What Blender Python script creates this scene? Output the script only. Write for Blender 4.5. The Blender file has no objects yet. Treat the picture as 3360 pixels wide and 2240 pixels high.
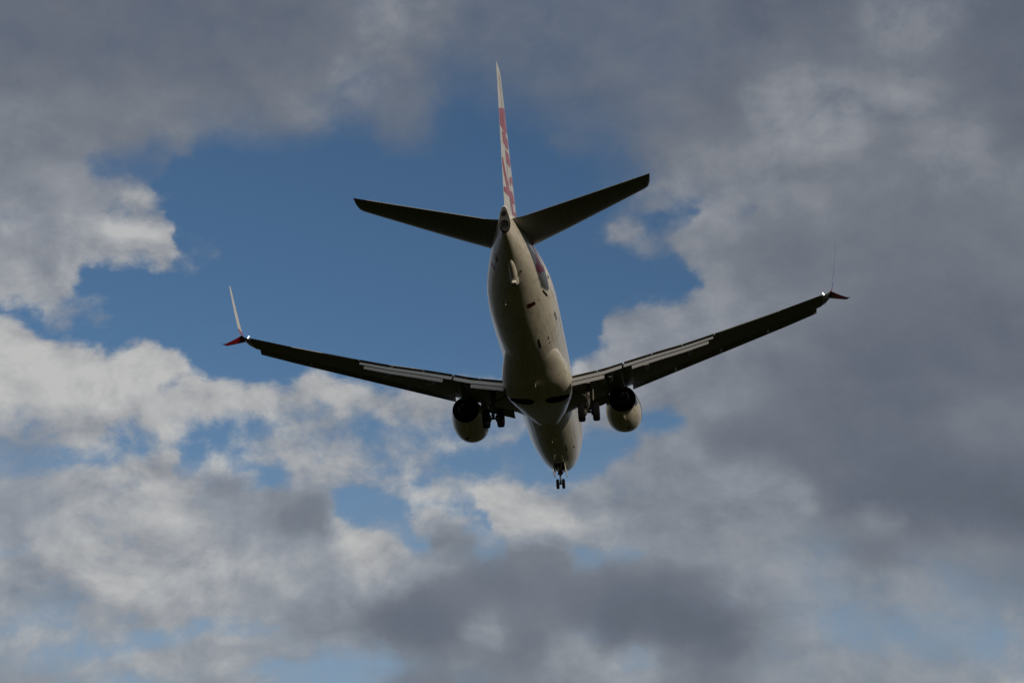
import bpy, bmesh, math, random
from mathutils import Vector, Matrix
PI = math.pi
random.seed(4)
C = bpy.context.scene
COL = C.collection

# ------------------------------------------------------------------ camera
PITCH = math.radians(2.5)                      # the airliner's nose-up attitude on approach
CAMP = Vector((5.86368, -99.23119, -29.23231)) # camera seen from the airliner's own axes
R = ((0.99353349, 0.10723488, -0.03730798),
     (0.07329551, -0.35481246, 0.93206002),
     (-0.08671201, 0.92876736, 0.3603779))     # right, up, forward in the airliner's axes
RP = Matrix.Rotation(PITCH, 3, 'X')
EYE = Vector((0, 0, 1.7))
ROOT = EYE - RP @ CAMP                         # where the airliner hangs in the air
rt, up, fw = (RP @ Vector(r) for r in R)
cam = bpy.data.objects.new('camera', bpy.data.cameras.new('camera'))
COL.objects.link(cam)
m = Matrix((rt, up, -fw)).transposed().to_4x4()
m.translation = EYE
cam.matrix_world = m
cam.data.sensor_width = 36
cam.data.lens = 36 * 4608.44 / 3360
cam.data.clip_end = 60000
cam.data.clip_start = .1
C.camera = cam

# ------------------------------------------------------------------ light
sv = RP @ Vector((1, -1.22, .395)).normalized()    # towards the sun: low, behind and to the right
SUN_EL = math.asin(sv.z)
SUN_AZ = math.atan2(sv.x, sv.y)
sun = bpy.data.objects.new('sun', bpy.data.lights.new('sun', 'SUN'))
sun.data.energy = 2.2
sun.data.angle = math.radians(.5)
sun.data.color = (1, .84, .63)
sun.rotation_euler = sv.to_track_quat('Z', 'Y').to_euler()
COL.objects.link(sun)
C.view_settings.view_transform = 'Standard'
C.view_settings.look = 'None'
C.view_settings.exposure = 0
C.view_settings.gamma = 1
C.view_settings.use_curve_mapping = False
C.cycles.max_bounces = 6
C.cycles.use_denoising = True

#SKY_BEGIN
# Sky: a Nishita sky with a broken cloud layer drawn over it in fixed compass directions.
w = bpy.data.worlds.new('World')
C.world = w
w.use_nodes = True
nt = w.node_tree
bg = nt.nodes['Background']
SKY_STRENGTH = .1
bg.inputs[1].default_value = SKY_STRENGTH
# how much cloud covers each part of the sky and how bright it is: coarse rows, then single gaps, banks and veils,
# laid out on a chart of the sky 2352 x 1568 units wide (20 degrees either way from the middle of the field)
import numpy as np
PW, PH, PS = 2352, 1568, 8
pw, ph = PW // PS, PH // PS
PY, PX = (np.mgrid[0:ph, 0:pw] + .5) * PS
COVER=['888888897665567888988','889888886344678888898','999866455235689999999','996311011012348999999','987500000000157999999',
 '864420000000026999999','531000000001368999999','998612210002689999999','989789878753379999999','987748887533447999999',
 '999998646688999999999','799999999668756999999','887889999999999877778','888776568877678999999']
BRIGHT=['332233354333333223552','333334453333333444432','544444433333334566543','554443333333334544454','666754444444456554444',
 '776654444444445544344','765554444444566544323','999988877667754432222','778788777666555433321','778887667766555433222',
 '668743567788555554211','687664486454555554442','677776553233211455555','666666654345653455556']
def spread(rows):
    a=np.array([[int(c)/9 for c in r] for r in rows])
    gx=np.clip(PX[0]/112-.5,0,20); gy=np.clip(PY[:,0]/112-.5,0,13)
    x0=np.minimum(gx.astype(int),19); y0=np.minimum(gy.astype(int),12)
    fx=gx-x0; fy=(gy-y0)[:,None]
    t=a[y0][:,x0]*(1-fx)+a[y0][:,x0+1]*fx; b=a[y0+1][:,x0]*(1-fx)+a[y0+1][:,x0+1]*fx
    return t*(1-fy)+b*fy
def blur(a,r):
    n=max(1,int(r/PS*3)); k=np.exp(-.5*(np.arange(-n,n+1)*PS/r)**2);k/=k.sum()
    p=np.pad(a,((n,n),(n,n)),mode='edge')
    p=np.apply_along_axis(lambda v:np.convolve(v,k,'valid'),0,p)
    return np.apply_along_axis(lambda v:np.convolve(v,k,'valid'),1,p)
def poly(pts,soft):
    m=np.zeros((ph, pw),bool); n=len(pts)
    for i in range(n):
        x1,y1=pts[i];x2,y2=pts[(i+1)%n]
        if y1==y2: continue
        c=((y1<=PY)&(PY<y2))|((y2<=PY)&(PY<y1))
        m^=c&(PX<(x2-x1)*(PY-y1)/(y2-y1)+x1)
    return blur(m.astype(float),soft)
def ell(x0,y0,x1,y1,soft):
    cx,cy,rx,ry=(x0+x1)/2,(y0+y1)/2,(x1-x0)/2,(y1-y0)/2
    return blur((((PX-cx)/rx)**2+((PY-cy)/ry)**2<1).astype(float),soft)
def setv(A,m,v,k=1): return A*(1-m*k)+v*m*k
CV = np.ones((ph, pw))
BR = spread(BRIGHT)
OFF = {'UL': (0, 0), 'UR': (1176, 0), 'LL': (0, 784), 'LR': (1176, 784)}   # quarters of the chart, drawn at twice its scale
def area(q, pts, soft):
    ox, oy = OFF[q]
    if len(pts) == 4 and not isinstance(pts[0], tuple):
        x0, y0, x1, y1 = pts
        return ell(ox + x0 / 2, oy + y0 / 2, ox + x1 / 2, oy + y1 / 2, soft)
    return poly([(ox + x / 2, oy + y / 2) for x, y in pts], soft)
def cov_(q, pts, v, soft=11, k=1): CV[:] = setv(CV, area(q, pts, soft), v, k)
def bri_(q, pts, v, soft=14, k=.9): BR[:] = setv(BR, area(q, pts, soft), v, k)
# --- cover
CV[:] = setv(CV, (PY < 230) * 1.0, .80)
CV[:] = blur(CV, 35)
cov_('UR', [(-500, 200), (-300, -100), (700, -100), (900, 250), (800, 560), (620, 700), (300, 720), (100, 620), (-300, 640)], .64, 40)
cov_('UL', [(860, 600), (1000, 620), (1300, 625), (1480, 600), (1540, 530), (1570, 470), (1640, 460), (1660, 540), (1690, 640), (1800, 690), (1950, 640), (2000, 540), (1960, 420), (1950, 300), (2010, 280), (2060, 330),
            (2150, 400), (2250, 440), (2352, 540), (2522, 560), (2552, 690), (2652, 690), (2752, 620), (2952, 650), (2992, 720), (3002, 780), (2952, 790), (2972, 850), (2912, 930), (3052, 980), (3122, 900), (3252, 870), (3282, 900), (3232, 980),
            (3212, 1040), (3092, 1040), (2992, 1080), (2912, 1130), (2992, 1180), (3072, 1130), (3142, 1150), (3172, 1230), (3262, 1250), (3282, 1310), (3212, 1360), (3052, 1390), (2952, 1430), (2862, 1400), (2792, 1440), (2752, 1540),
            (2660, 1660), (2620, 1740), (2300, 1760), (2000, 1770), (1800, 1775), (1640, 1785), (1520, 1735), (1400, 1712), (1280, 1765), (1180, 1755), (1080, 1785), (1010, 1780), (960, 1735), (820, 1700), (810, 1650), (760, 1610), (640, 1580),
            (530, 1590), (480, 1632), (380, 1620), (320, 1590), (250, 1585), (180, 1545), (120, 1512), (40, 1450), (0, 1440), (0, 1400), (60, 1400), (160, 1390), (280, 1370), (310, 1290), (340, 1210), (560, 1215), (700, 1225), (780, 1210),
            (790, 1130), (740, 1010), (700, 960), (790, 940), (770, 905), (680, 920), (640, 850), (700, 800), (750, 790), (780, 700), (860, 660)], 0.0, 11)
cov_('UL', [(350, 760), (480, 700), (660, 680), (740, 760), (660, 870), (500, 850), (400, 840)], .42)
cov_('UL', (640, 610, 760, 740), .36)
for q, v in (((790, 1080, 970, 1180), .66), ((965, 1165, 1055, 1235), .64), ((770, 1170, 890, 1300), .52), ((170, 1370, 340, 1540), .62), ((320, 1355, 425, 1435), .56), ((370, 1445, 485, 1510), .6),
             ((985, 1475, 1075, 1555), .56), ((785, 995, 855, 1065), .55), ((495, 1010, 585, 1105), .58), ((0, 1000, 80, 1090), .5), ((1000, 600, 1500, 700), .22), ((1700, 620, 2000, 720), .22)):
    cov_('UL', q, v)
for q, v in (((425, 985, 655, 1135), .82), ((1040, 930, 1150, 1030), .62), ((240, 1500, 340, 1565), .42), ((315, 1035, 390, 1095), .3), ((1150, 640, 1500, 880), .82), ((60, 270, 270, 360), .42), ((600, 1080, 760, 1180), .5), ((540, 880, 640, 990), .5)):
    cov_('UR', q, v)
cov_('LL', [(0, 290), (300, 330), (800, 190), (1650, 200), (2352, 330), (2700, 400), (2700, 1000), (2352, 1000), (1900, 960), (1480, 830), (1460, 680), (1100, 600), (900, 700), (600, 650), (0, 620)], .52, 30)
cov_('LL', [(0, 1180), (800, 1220), (1300, 1310), (1800, 1440), (2100, 1500), (2352, 1568), (0, 1568)], .54, 30)
cov_('LR', [(1100, 900), (2352, 950), (2352, 1568), (1150, 1568)], .70, 50)
for pts, v in (([(0, -70), (120, -30), (300, 70), (500, 70), (660, 20), (800, 85), (780, 195), (600, 280), (300, 280), (0, 310)], .97), ((500, 170, 850, 330), .82), ((800, 190, 1640, 335), .88), ((1600, 230, 2100, 345), .8),
               ((210, 300, 430, 430), .9), ((1050, 410, 1720, 660), .74), ((260, 515, 810, 650), .85), ([(0, 600), (250, 640), (700, 660), (1000, 600), (1100, 700), (1480, 800), (1800, 960), (1800, 1100), (1700, 1190), (1500, 1270), (900, 1240), (700, 1180), (350, 1080), (180, 930), (0, 830)], .92),
               ((1830, 480, 2160, 730), .72), ((2140, 660, 2500, 920), .92), ((1840, 785, 2140, 870), .85), ((1980, 850, 2160, 965), .9),
               ([(1280, 1215), (1400, 1195), (1540, 1270), (1720, 1200), (1880, 1105), (2100, 1080), (2250, 960), (2500, 940), (2700, 1000), (2700, 1500), (2060, 1450), (1840, 1410), (1560, 1325), (1400, 1330), (1290, 1295)], .97),
               ((-100, 1248, 820, 1318), .88), ((360, 1372, 1500, 1462), .90), ((830, 1468, 1330, 1545), .84), ((-100, 1400, 420, 1570), .72), ((1730, 1482, 2110, 1568), .9), ((60, 1060, 400, 1180), .85)):
    cov_('LL', pts, v, 9)
for q, v in (((0, 290, 170, 350), .45), ((550, 395, 710, 475), .18), ((230, 465, 490, 565), .28), ([(830, 400), (960, 365), (1025, 430), (1000, 485), (880, 505), (840, 565), (795, 610), (785, 520), (735, 470)], .12),
             ((1000, 315, 1055, 355), .35), ([(985, 525), (1060, 515), (1135, 555), (1245, 575), (1310, 620), (1230, 650), (1130, 625), (1035, 590)], .10), ((1330, 260, 1530, 315), .18), ((1490, 275, 1630, 315), .35),
             ((1120, 370, 1240, 425), .5), ((1580, 335, 1770, 425), .42), ((1690, 555, 1765, 630), .35), ((1870, 590, 1990, 690), .2), ((1980, 515, 2170, 605), .25), ((2100, 515, 2352, 605), .16), ((2050, 425, 2210, 475), .45),
             ([(1470, 690), (1640, 665), (1740, 700), (1840, 740), (2050, 745), (2180, 760), (2230, 860), (2260, 890), (2150, 865), (2080, 800), (1900, 785), (1830, 830), (1880, 870), (1960, 900), (2010, 960), (1900, 950), (1760, 880),
               (1640, 845), (1540, 815), (1490, 780)], .10), ((2170, 890, 2310, 1020), .45), ((0, 860, 170, 970), .5),
             ([(490, 1350), (600, 1305), (760, 1285), (860, 1250), (960, 1238), (1080, 1258), (1190, 1265), (1290, 1312), (1180, 1315), (1060, 1312), (920, 1322), (780, 1352), (620, 1375), (520, 1375)], .16),
             ([(1290, 1440), (1480, 1428), (1560, 1400), (1640, 1408), (1800, 1450), (1850, 1482), (1740, 1505), (1600, 1565), (1300, 1545), (1200, 1505), (1060, 1495), (950, 1480)], .34), ((190, 1480, 710, 1575), .32),
             ((1700, 690, 1780, 760), .3), ((1640, 780, 1780, 850), .4), ((660, 150, 800, 240), .62), ((560, 250, 720, 300), .6)):
    cov_('LL', q, v)
cov_('LR', [(265, -10), (530, -10), (400, 65), (300, 135), (260, 110)], .08)
for pts, v in (([(200, 1115), (400, 1065), (620, 1045), (760, 1030), (880, 1080), (960, 1160), (1110, 1225), (1125, 1320), (1095, 1445), (1000, 1460), (850, 1400), (700, 1382), (480, 1445), (380, 1375), (220, 1300)], .97),
               ((1560, 910, 1820, 1015), .95), ((1270, 1265, 1530, 1410), .85), ((2230, 1170, 2420, 1280), .85), ((480, 1405, 720, 1580), .85), ((1150, 1400, 2400, 1640), .85), ((0, 650, 540, 930), .95)):
    cov_('LR', pts, v, 10)
for q, v in (([(595, 330), (720, 308), (855, 340), (855, 425), (720, 412), (600, 425)], .02), ([(325, 380), (430, 368), (440, 420), (560, 415), (645, 440), (560, 505), (430, 600), (330, 665), (250, 665), (285, 590)], .14),
             ((0, 420, 190, 560), .3), ((60, 560, 300, 700), .3), ([(275, 960), (400, 978), (560, 938), (700, 970), (560, 1002), (420, 1022), (295, 1065)], .12), ((470, 1435, 810, 1475), .28), ((1280, 1170, 2330, 1370), .58),
             ((950, 1140, 1070, 1210), .5), ((420, 640, 650, 730), .7), ((430, 910, 700, 960), .5), ((210, 1330, 420, 1400), .6)):
    cov_('LR', q, v)
# the upper and right rims of the gap dissolve into veils
SOFT_RIM = blur(((PY < 335) | ((PX > 1330) & (PY < 470))) * 1.0, 40)
CV[:] = CV * (1 - SOFT_RIM) + blur(CV, 58) * SOFT_RIM
# --- brightness
bri_('UL', (-300, -200, 1500, 480), .28, 60)
bri_('UL', (1480, 250, 1710, 430), .54); bri_('UL', (1600, 30, 1760, 260), .49, 18); bri_('UL', (200, 440, 950, 660), .45, 25)
bri_('UL', (-100, 560, 320, 860), .47, 25); bri_('UL', (1690, 380, 2020, 680), .38, 25)
bri_('UL', (-50, 850, 420, 1060), .56, 20); bri_('UL', (440, 880, 800, 1225), .80); bri_('UL', (-50, 1090, 345, 1390), .72); bri_('UL', (780, 1080, 1060, 1300), .75, 20); bri_('UL', (180, 1370, 480, 1540), .68)
bri_('UR', (830, 220, 1160, 630), .27, 30); bri_('UR', (950, -60, 1620, 160), .25, 30); bri_('UR', (1640, -50, 2070, 165), .47, 22); bri_('UR', (2070, 50, 2450, 430), .25, 25)
bri_('UR', (1210, 210, 1390, 330), .43, 16); bri_('UR', [(1070, 430), (1300, 395), (1480, 375), (1700, 445), (1970, 430), (1850, 565), (1650, 560), (1500, 625), (1250, 595), (1090, 525)], .61, 14)
bri_('UR', (840, 630, 1160, 770), .48, 20); bri_('UR', (1650, 560, 1900, 790), .36, 20); bri_('UR', (1860, 550, 2210, 830), .53, 20); bri_('UR', (2200, 540, 2400, 770), .27, 18); bri_('UR', (2190, 760, 2400, 1010), .49, 25)
bri_('UR', (590, 750, 1010, 970), .53, 18); bri_('UR', (430, 985, 650, 1135), .64, 12); bri_('UR', (690, 1020, 1060, 1260), .53, 18); bri_('UR', (1000, 1000, 1620, 1310), .37, 30); bri_('UR', (1600, 880, 2450, 1320), .36, 40)
bri_('UR', (430, 1385, 960, 1640), .64, 16); bri_('UR', (1000, 1290, 1420, 1400), .45, 20); bri_('UR', (1480, 1290, 2500, 1750), .28, 45)
bri_('LL', [(0, -70), (120, -30), (300, 70), (500, 70), (660, 20), (800, 85), (780, 195), (600, 280), (300, 280), (0, 310)], .97); bri_('LL', (0, 300, 230, 420), .68, 16)
bri_('LL', (500, 160, 850, 330), .80); bri_('LL', (800, 180, 1640, 340), .86); bri_('LL', (1600, 220, 2100, 350), .76); bri_('LL', (210, 300, 430, 430), .80, 12); bri_('LL', (0, 430, 260, 560), .56, 18)
bri_('LL', (1050, 400, 1720, 670), .76, 16); bri_('LL', (260, 510, 810, 650), .82, 12); bri_('LL', (220, 630, 660, 820), .74, 16); bri_('LL', (1830, 470, 2160, 730), .78, 14); bri_('LL', (2140, 650, 2352, 900), .85, 12)
bri_('LL', (0, 590, 210, 810), .54, 22); bri_('LL', (370, 760, 540, 840), .52, 12); bri_('LL', (560, 880, 1080, 1010), .70, 22); bri_('LL', (880, 990, 1320, 1130), .62, 25); bri_('LL', (1290, 930, 1510, 1110), .60, 18); bri_('LL', (1050, 1050, 1700, 1200), .60, 25)
bri_('LL', (0, 620, 1750, 1200), .82, 45, .55); bri_('LL', (190, 880, 590, 1060), .82, 14); bri_('LL', (910, 580, 1100, 740), .52, 12, .95)
bri_('LL', [(1100, 690), (1180, 650), (1320, 660), (1440, 700), (1490, 770), (1480, 880), (1330, 910), (1120, 900)], .50, 14, .95); bri_('LL', (1260, 750, 1480, 905), .34, 12)
bri_('LL', (1840, 780, 2140, 870), .80, 10); bri_('LL', (1980, 845, 2160, 970), .40, 10)
bri_('LL', [(1480, 830), (1560, 820), (1640, 845), (1760, 900), (1810, 960), (1780, 1060), (1620, 1040), (1500, 930)], .88, 11); bri_('LL', (1860, 990, 2080, 1080), .76, 12); bri_('LL', (1720, 1000, 1880, 1130), .6, 14)
bri_('LL', (60, 1060, 380, 1180), .50, 18); bri_('LL', (860, 1150, 1520, 1270), .68, 14); bri_('LL', (760, 1070, 910, 1130), .66, 10)
bri_('LL', [(1280, 1215), (1400, 1195), (1540, 1270), (1720, 1200), (1880, 1105), (2100, 1080), (2250, 960), (2500, 940), (2600, 1060), (2450, 1180), (2300, 1210), (2130, 1260), (2095, 1300), (2125, 1430), (2060, 1450), (1840, 1410),
             (1560, 1325), (1400, 1330), (1290, 1295)], .32, 13, .95)
bri_('LL', (1230, 1180, 1640, 1350), .52, 14); bri_('LL', (1700, 1160, 2100, 1400), .20, 20); bri_('LL', (2120, 1235, 2320, 1425), .58, 10)
bri_('LL', (-100, 1245, 800, 1320), .73, 10); bri_('LL', (370, 1370, 1490, 1465), .72, 10); bri_('LL', (830, 1468, 1330, 1545), .68, 10); bri_('LL', (-100, 1400, 400, 1568), .50, 25); bri_('LL', (1730, 1480, 2110, 1568), .40, 10); bri_('LL', (2000, 1440, 2200, 1500), .62, 10)
bri_('LR', (0, 650, 540, 930), .60, 20); bri_('LR', [(-180, 700), (-60, 660), (120, 665), (240, 780), (330, 850), (520, 885), (510, 920), (250, 915), (0, 920)], .86, 10)
bri_('LR', (300, 30, 650, 140), .62, 12); bri_('LR', (860, 270, 1090, 430), .60, 12); bri_('LR', (370, 530, 910, 690), .57, 18); bri_('LR', (400, 680, 900, 800), .47, 18)
bri_('LR', [(880, 380), (1100, 330), (1400, 320), (1700, 80), (2500, 40), (2500, 920), (2100, 870), (1800, 790), (1500, 740), (1350, 590), (1150, 520), (930, 525)], .27, 22)
bri_('LR', (1500, 560, 2600, 840), .14, 35); bri_('LR', (1600, 80, 2000, 260), .22, 25); bri_('LR', (1990, 200, 2420, 500), .40, 28)
bri_('LR', [(950, 560), (1200, 540), (1330, 620), (1480, 740), (1360, 800), (1000, 780)], .60, 16); bri_('LR', (600, 800, 1500, 1000), .50, 30); bri_('LR', (1590, 750, 1860, 870), .52, 14); bri_('LR', (1860, 840, 2400, 1020), .47, 22)
bri_('LR', (1560, 910, 1820, 1015), .28, 11, .95); bri_('LR', (990, 1040, 1190, 1190), .60, 14); bri_('LR', (730, 835, 860, 890), .60, 8)
bri_('LR', [(200, 1115), (400, 1065), (620, 1045), (760, 1030), (880, 1080), (960, 1160), (1110, 1225), (1125, 1320), (1095, 1445), (1000, 1460), (850, 1400), (700, 1382), (480, 1445), (380, 1375), (220, 1300)], .30, 12, .95)
bri_('LR', [(360, 1190), (700, 1150), (980, 1240), (1080, 1330), (1030, 1420), (850, 1370), (640, 1330), (430, 1380)], .15, 14)
bri_('LR', (0, 960, 250, 1090), .36, 14); bri_('LR', (0, 1310, 170, 1490), .28, 14); bri_('LR', (480, 1405, 720, 1580), .62, 12); bri_('LR', (180, 1480, 480, 1580), .48, 14)
bri_('LR', (1270, 1265, 1530, 1410), .58, 14); bri_('LR', (2230, 1170, 2420, 1280), .64, 12); bri_('LR', (1150, 1380, 2200, 1600), .58, 30); bri_('LR', (1200, 1000, 2352, 1300), .60, 40, .6)
def cells(A, rows=56, cols=70):
    return [[float(A[j * ph // rows:(j + 1) * ph // rows, i * pw // cols:(i + 1) * pw // cols].mean()) for i in range(cols)] for j in range(rows)]
COVER, BRIGHT = cells(blur(CV, 5)), cells(blur(BR, 6))
def nd(t, **k):
    n = nt.nodes.new(t)
    for a, b in k.items(): setattr(n, a, b)
    return n
def feed(sock, x):
    if isinstance(x, bpy.types.NodeSocket): nt.links.new(x, sock)
    elif x is not None: sock.default_value = x
def M(op, a, b=None, c=None, clamp=False):
    n = nd('ShaderNodeMath', operation=op, use_clamp=clamp)
    for i, x in enumerate((a, b, c)): feed(n.inputs[i], x)
    return n.outputs[0]
def VM(op, a, b=None, s=None):
    n = nd('ShaderNodeVectorMath', operation=op)
    feed(n.inputs[0], a)
    if b is not None: feed(n.inputs[1], b)
    if s is not None: feed(n.inputs['Scale'], s)
    return n.outputs['Value' if op == 'DOT_PRODUCT' else 'Vector']
def SM(x, lo, hi, a=0, b=1, kind='SMOOTHSTEP'):
    n = nd('ShaderNodeMapRange', interpolation_type=kind)
    for i, q in enumerate((x, lo, hi, a, b)): feed(n.inputs[i], q)
    return n.outputs[0]
def NZ(vec, scale, detail, rough, dist=0, lac=2.0):
    n = nd('ShaderNodeTexNoise')
    feed(n.inputs['Vector'], vec)
    for k, q in (('Scale', scale), ('Detail', detail), ('Roughness', rough), ('Distortion', dist), ('Lacunarity', lac)): feed(n.inputs[k], q)
    return n
def MIXF(f, a, b):
    return M('ADD', a, M('MULTIPLY', f, M('SUBTRACT', b, a)))
def MIXC(f, a, b):
    n = nd('ShaderNodeMix', data_type='RGBA')
    feed(n.inputs[0], f); feed(n.inputs[6], a); feed(n.inputs[7], b)
    return n.outputs[2]
def lin_(r, g, b):
    return tuple(((c / 255 + .055) / 1.055) ** 2.4 if c > 10 else c / 255 / 12.92 for c in (r, g, b))

dirv = nd('ShaderNodeTexCoord').outputs['Generated']
skn = nd('ShaderNodeTexSky', sky_type='NISHITA', sun_disc=False, sun_elevation=SUN_EL, sun_rotation=SUN_AZ)
skn.air_density, skn.dust_density, skn.ozone_density, skn.altitude = 1.0, .3, 3.0, 50
hs = nd('ShaderNodeHueSaturation')
hs.inputs['Saturation'].default_value = 1.04
hs.inputs['Value'].default_value = .80
nt.links.new(skn.outputs[0], hs.inputs['Color'])
blue_raw = hs.outputs[0]
# angles measured from the middle of the cloud field (fixed directions of the world)
ax_r, ax_u, ax_f = (tuple(q) for q in (rt, up, fw))
dr_, du_, df_ = (VM('DOT_PRODUCT', dirv, q) for q in (ax_r, ax_u, ax_f))
nd_z = VM('DOT_PRODUCT', dirv, (0, 0, 1))
u0 = M('ARCTAN2', dr_, df_)
v0 = M('ARCTAN2', du_, M('SQRT', M('ADD', M('MULTIPLY', dr_, dr_), M('MULTIPLY', df_, df_))))
pos = nd('ShaderNodeCombineXYZ')
feed(pos.inputs[0], u0); feed(pos.inputs[1], M('MULTIPLY', v0, 1.25)); pos.inputs[2].default_value = 3.7
pv = pos.outputs[0]
# paler air low down
elev = M('ARCSINE', nd_z)
blue = MIXC(SM(elev, .14, .42, .72, 0), blue_raw, tuple(c / SKY_STRENGTH for c in lin_(133, 151, 171)) + (1,))
# the cloud edges are broken up by turbulence
wn = NZ(pv, 11, 6, .58)
wv = VM('SUBTRACT', wn.outputs['Color'], (.5, .5, .5))
ws = nd('ShaderNodeSeparateXYZ')
nt.links.new(wv, ws.inputs[0])
WARP = .020
wn2 = NZ(pv, 42, 5, .6)
ws2 = nd('ShaderNodeSeparateXYZ')
nt.links.new(VM('SUBTRACT', wn2.outputs['Color'], (.5, .5, .5)), ws2.inputs[0])
u1 = M('ADD', u0, M('ADD', M('MULTIPLY', ws.outputs[0], WARP), M('MULTIPLY', ws2.outputs[0], .022)))
v1 = M('ADD', v0, M('ADD', M('MULTIPLY', ws.outputs[1], WARP * .75), M('MULTIPLY', ws2.outputs[1], .016)))
HU, HV = .3497, .2384           # half extent of the field in radians
t_u = M('ADD', M('MULTIPLY', u1, .5 / HU), .5, clamp=True)
t_v = M('SUBTRACT', .5, M('MULTIPLY', v1, .5 / HV))     # 0 at the top
row_pos = M('MINIMUM', M('MAXIMUM', M('SUBTRACT', M('MULTIPLY', t_v, 56), .5), 0), 55)
def grid(rows):
    tot = None
    for k, r in enumerate(rows):
        n = nd('ShaderNodeFloatCurve')
        cv = n.mapping.curves[0]
        vals = list(r)
        xs = [(i + .5) / 70 for i in range(70)]
        cv.points[0].location = (0, vals[0])
        cv.points[1].location = (1, vals[-1])
        for x, y in zip(xs, vals): cv.points.new(x, y)
        n.mapping.update()
        feed(n.inputs['Value'], t_u)
        tent = M('SUBTRACT', 1.0, M('ABSOLUTE', M('SUBTRACT', row_pos, float(k))), clamp=True)
        q = M('MULTIPLY', n.outputs[0], tent)
        tot = q if tot is None else M('ADD', tot, q)
    return tot
cg, bgd = grid(COVER), grid(BRIGHT)
# unseen cloud beyond the field, shaped to light the airliner: dark low, bright high
inside = M('MULTIPLY', SM(M('ABSOLUTE', u0), HU * 1.0, HU * 1.35, 1, 0), SM(M('ABSOLUTE', v0), HV * 1.0, HV * 1.4, 1, 0))
big = NZ(dirv, 2.6, 3, .5).outputs[0]
cgen = M('MAXIMUM', SM(big, .30, .52, .5, 1), SM(elev, .25, .5, 1, 0))
bgen = M('ADD', SM(NZ(dirv, 4.1, 3, .5).outputs[0], .3, .7, -.1, .25), SM(elev, .12, .55, -.1, .85))
cg = MIXF(inside, cgen, cg)
bgd = MIXF(inside, bgen, bgd)
f1 = NZ(pv, 12, 11, .57, .25)
sh = VM('ADD', pv, (.008, .014, 0))
f2 = NZ(sh, 12, 11, .57, .25)
fine = NZ(pv, 34, 9, .62, .4).outputs[0]
# thin, broken cloud is ragged; thick grey cloud is smooth
rag = SM(bgd, .3, .75, .25, 1)
cov = M('ADD', cg, M('MULTIPLY', M('MULTIPLY', M('SUBTRACT', f1.outputs[0], .5), 1.3), rag))
cov = M('ADD', cov, M('MULTIPLY', M('MULTIPLY', M('SUBTRACT', fine, .5), 1.0), rag))
cover = SM(cov, MIXF(rag, .0, .25), MIXF(rag, 1.05, .85))
relief = M('SUBTRACT', f1.outputs[0], f2.outputs[0])
soft = NZ(pv, 8, 5, .5).outputs[0]
br = M('ADD', M('MULTIPLY', relief, MIXF(rag, .5, 1.25)), M('MULTIPLY', M('SUBTRACT', soft, .5), .14))
br = M('ADD', br, M('MULTIPLY', M('SUBTRACT', fine, .5), .30))
br = M('ADD', bgd, M('MULTIPLY', br, SM(bgd, .25, .75, .35, 1)))
ramp = nd('ShaderNodeValToRGB')
el = ramp.color_ramp.elements
STOPS = [(0, (80, 86, 95)), (.22, (99, 104, 115)), (.45, (121, 125, 132)), (.7, (151, 153, 157)), (1, (190, 190, 188))]
for i, (p, c) in enumerate(STOPS):
    e = el[i] if i < 2 else el.new(p)
    e.position = p
    e.color = (*lin_(*c), 1)
nt.links.new(br, ramp.inputs[0])
cloud = VM('SCALE', ramp.outputs[0], s=1 / SKY_STRENGTH)
nt.links.new(MIXC(M('MULTIPLY', cover, MIXF(SM(bgd, .62, .9), MIXF(rag, .95, .80), .96)), blue, cloud), bg.inputs[0])
#SKY_END

# ------------------------------------------------------------------ materials
def mat(name, base, rough=.5, metal=0, coat=0, emit=None, spec=.5):
    m = bpy.data.materials.new(name)
    m.use_nodes = True
    b = m.node_tree.nodes['Principled BSDF']
    b.inputs['Base Color'].default_value = (*base, 1)
    b.inputs['Roughness'].default_value = rough
    b.inputs['Metallic'].default_value = metal
    b.inputs['Coat Weight'].default_value = coat
    b.inputs['Coat Roughness'].default_value = .06
    b.inputs['Specular IOR Level'].default_value = spec
    if emit:
        b.inputs['Emission Color'].default_value = (*emit[0], 1)
        b.inputs['Emission Strength'].default_value = emit[1]
    return m

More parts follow.
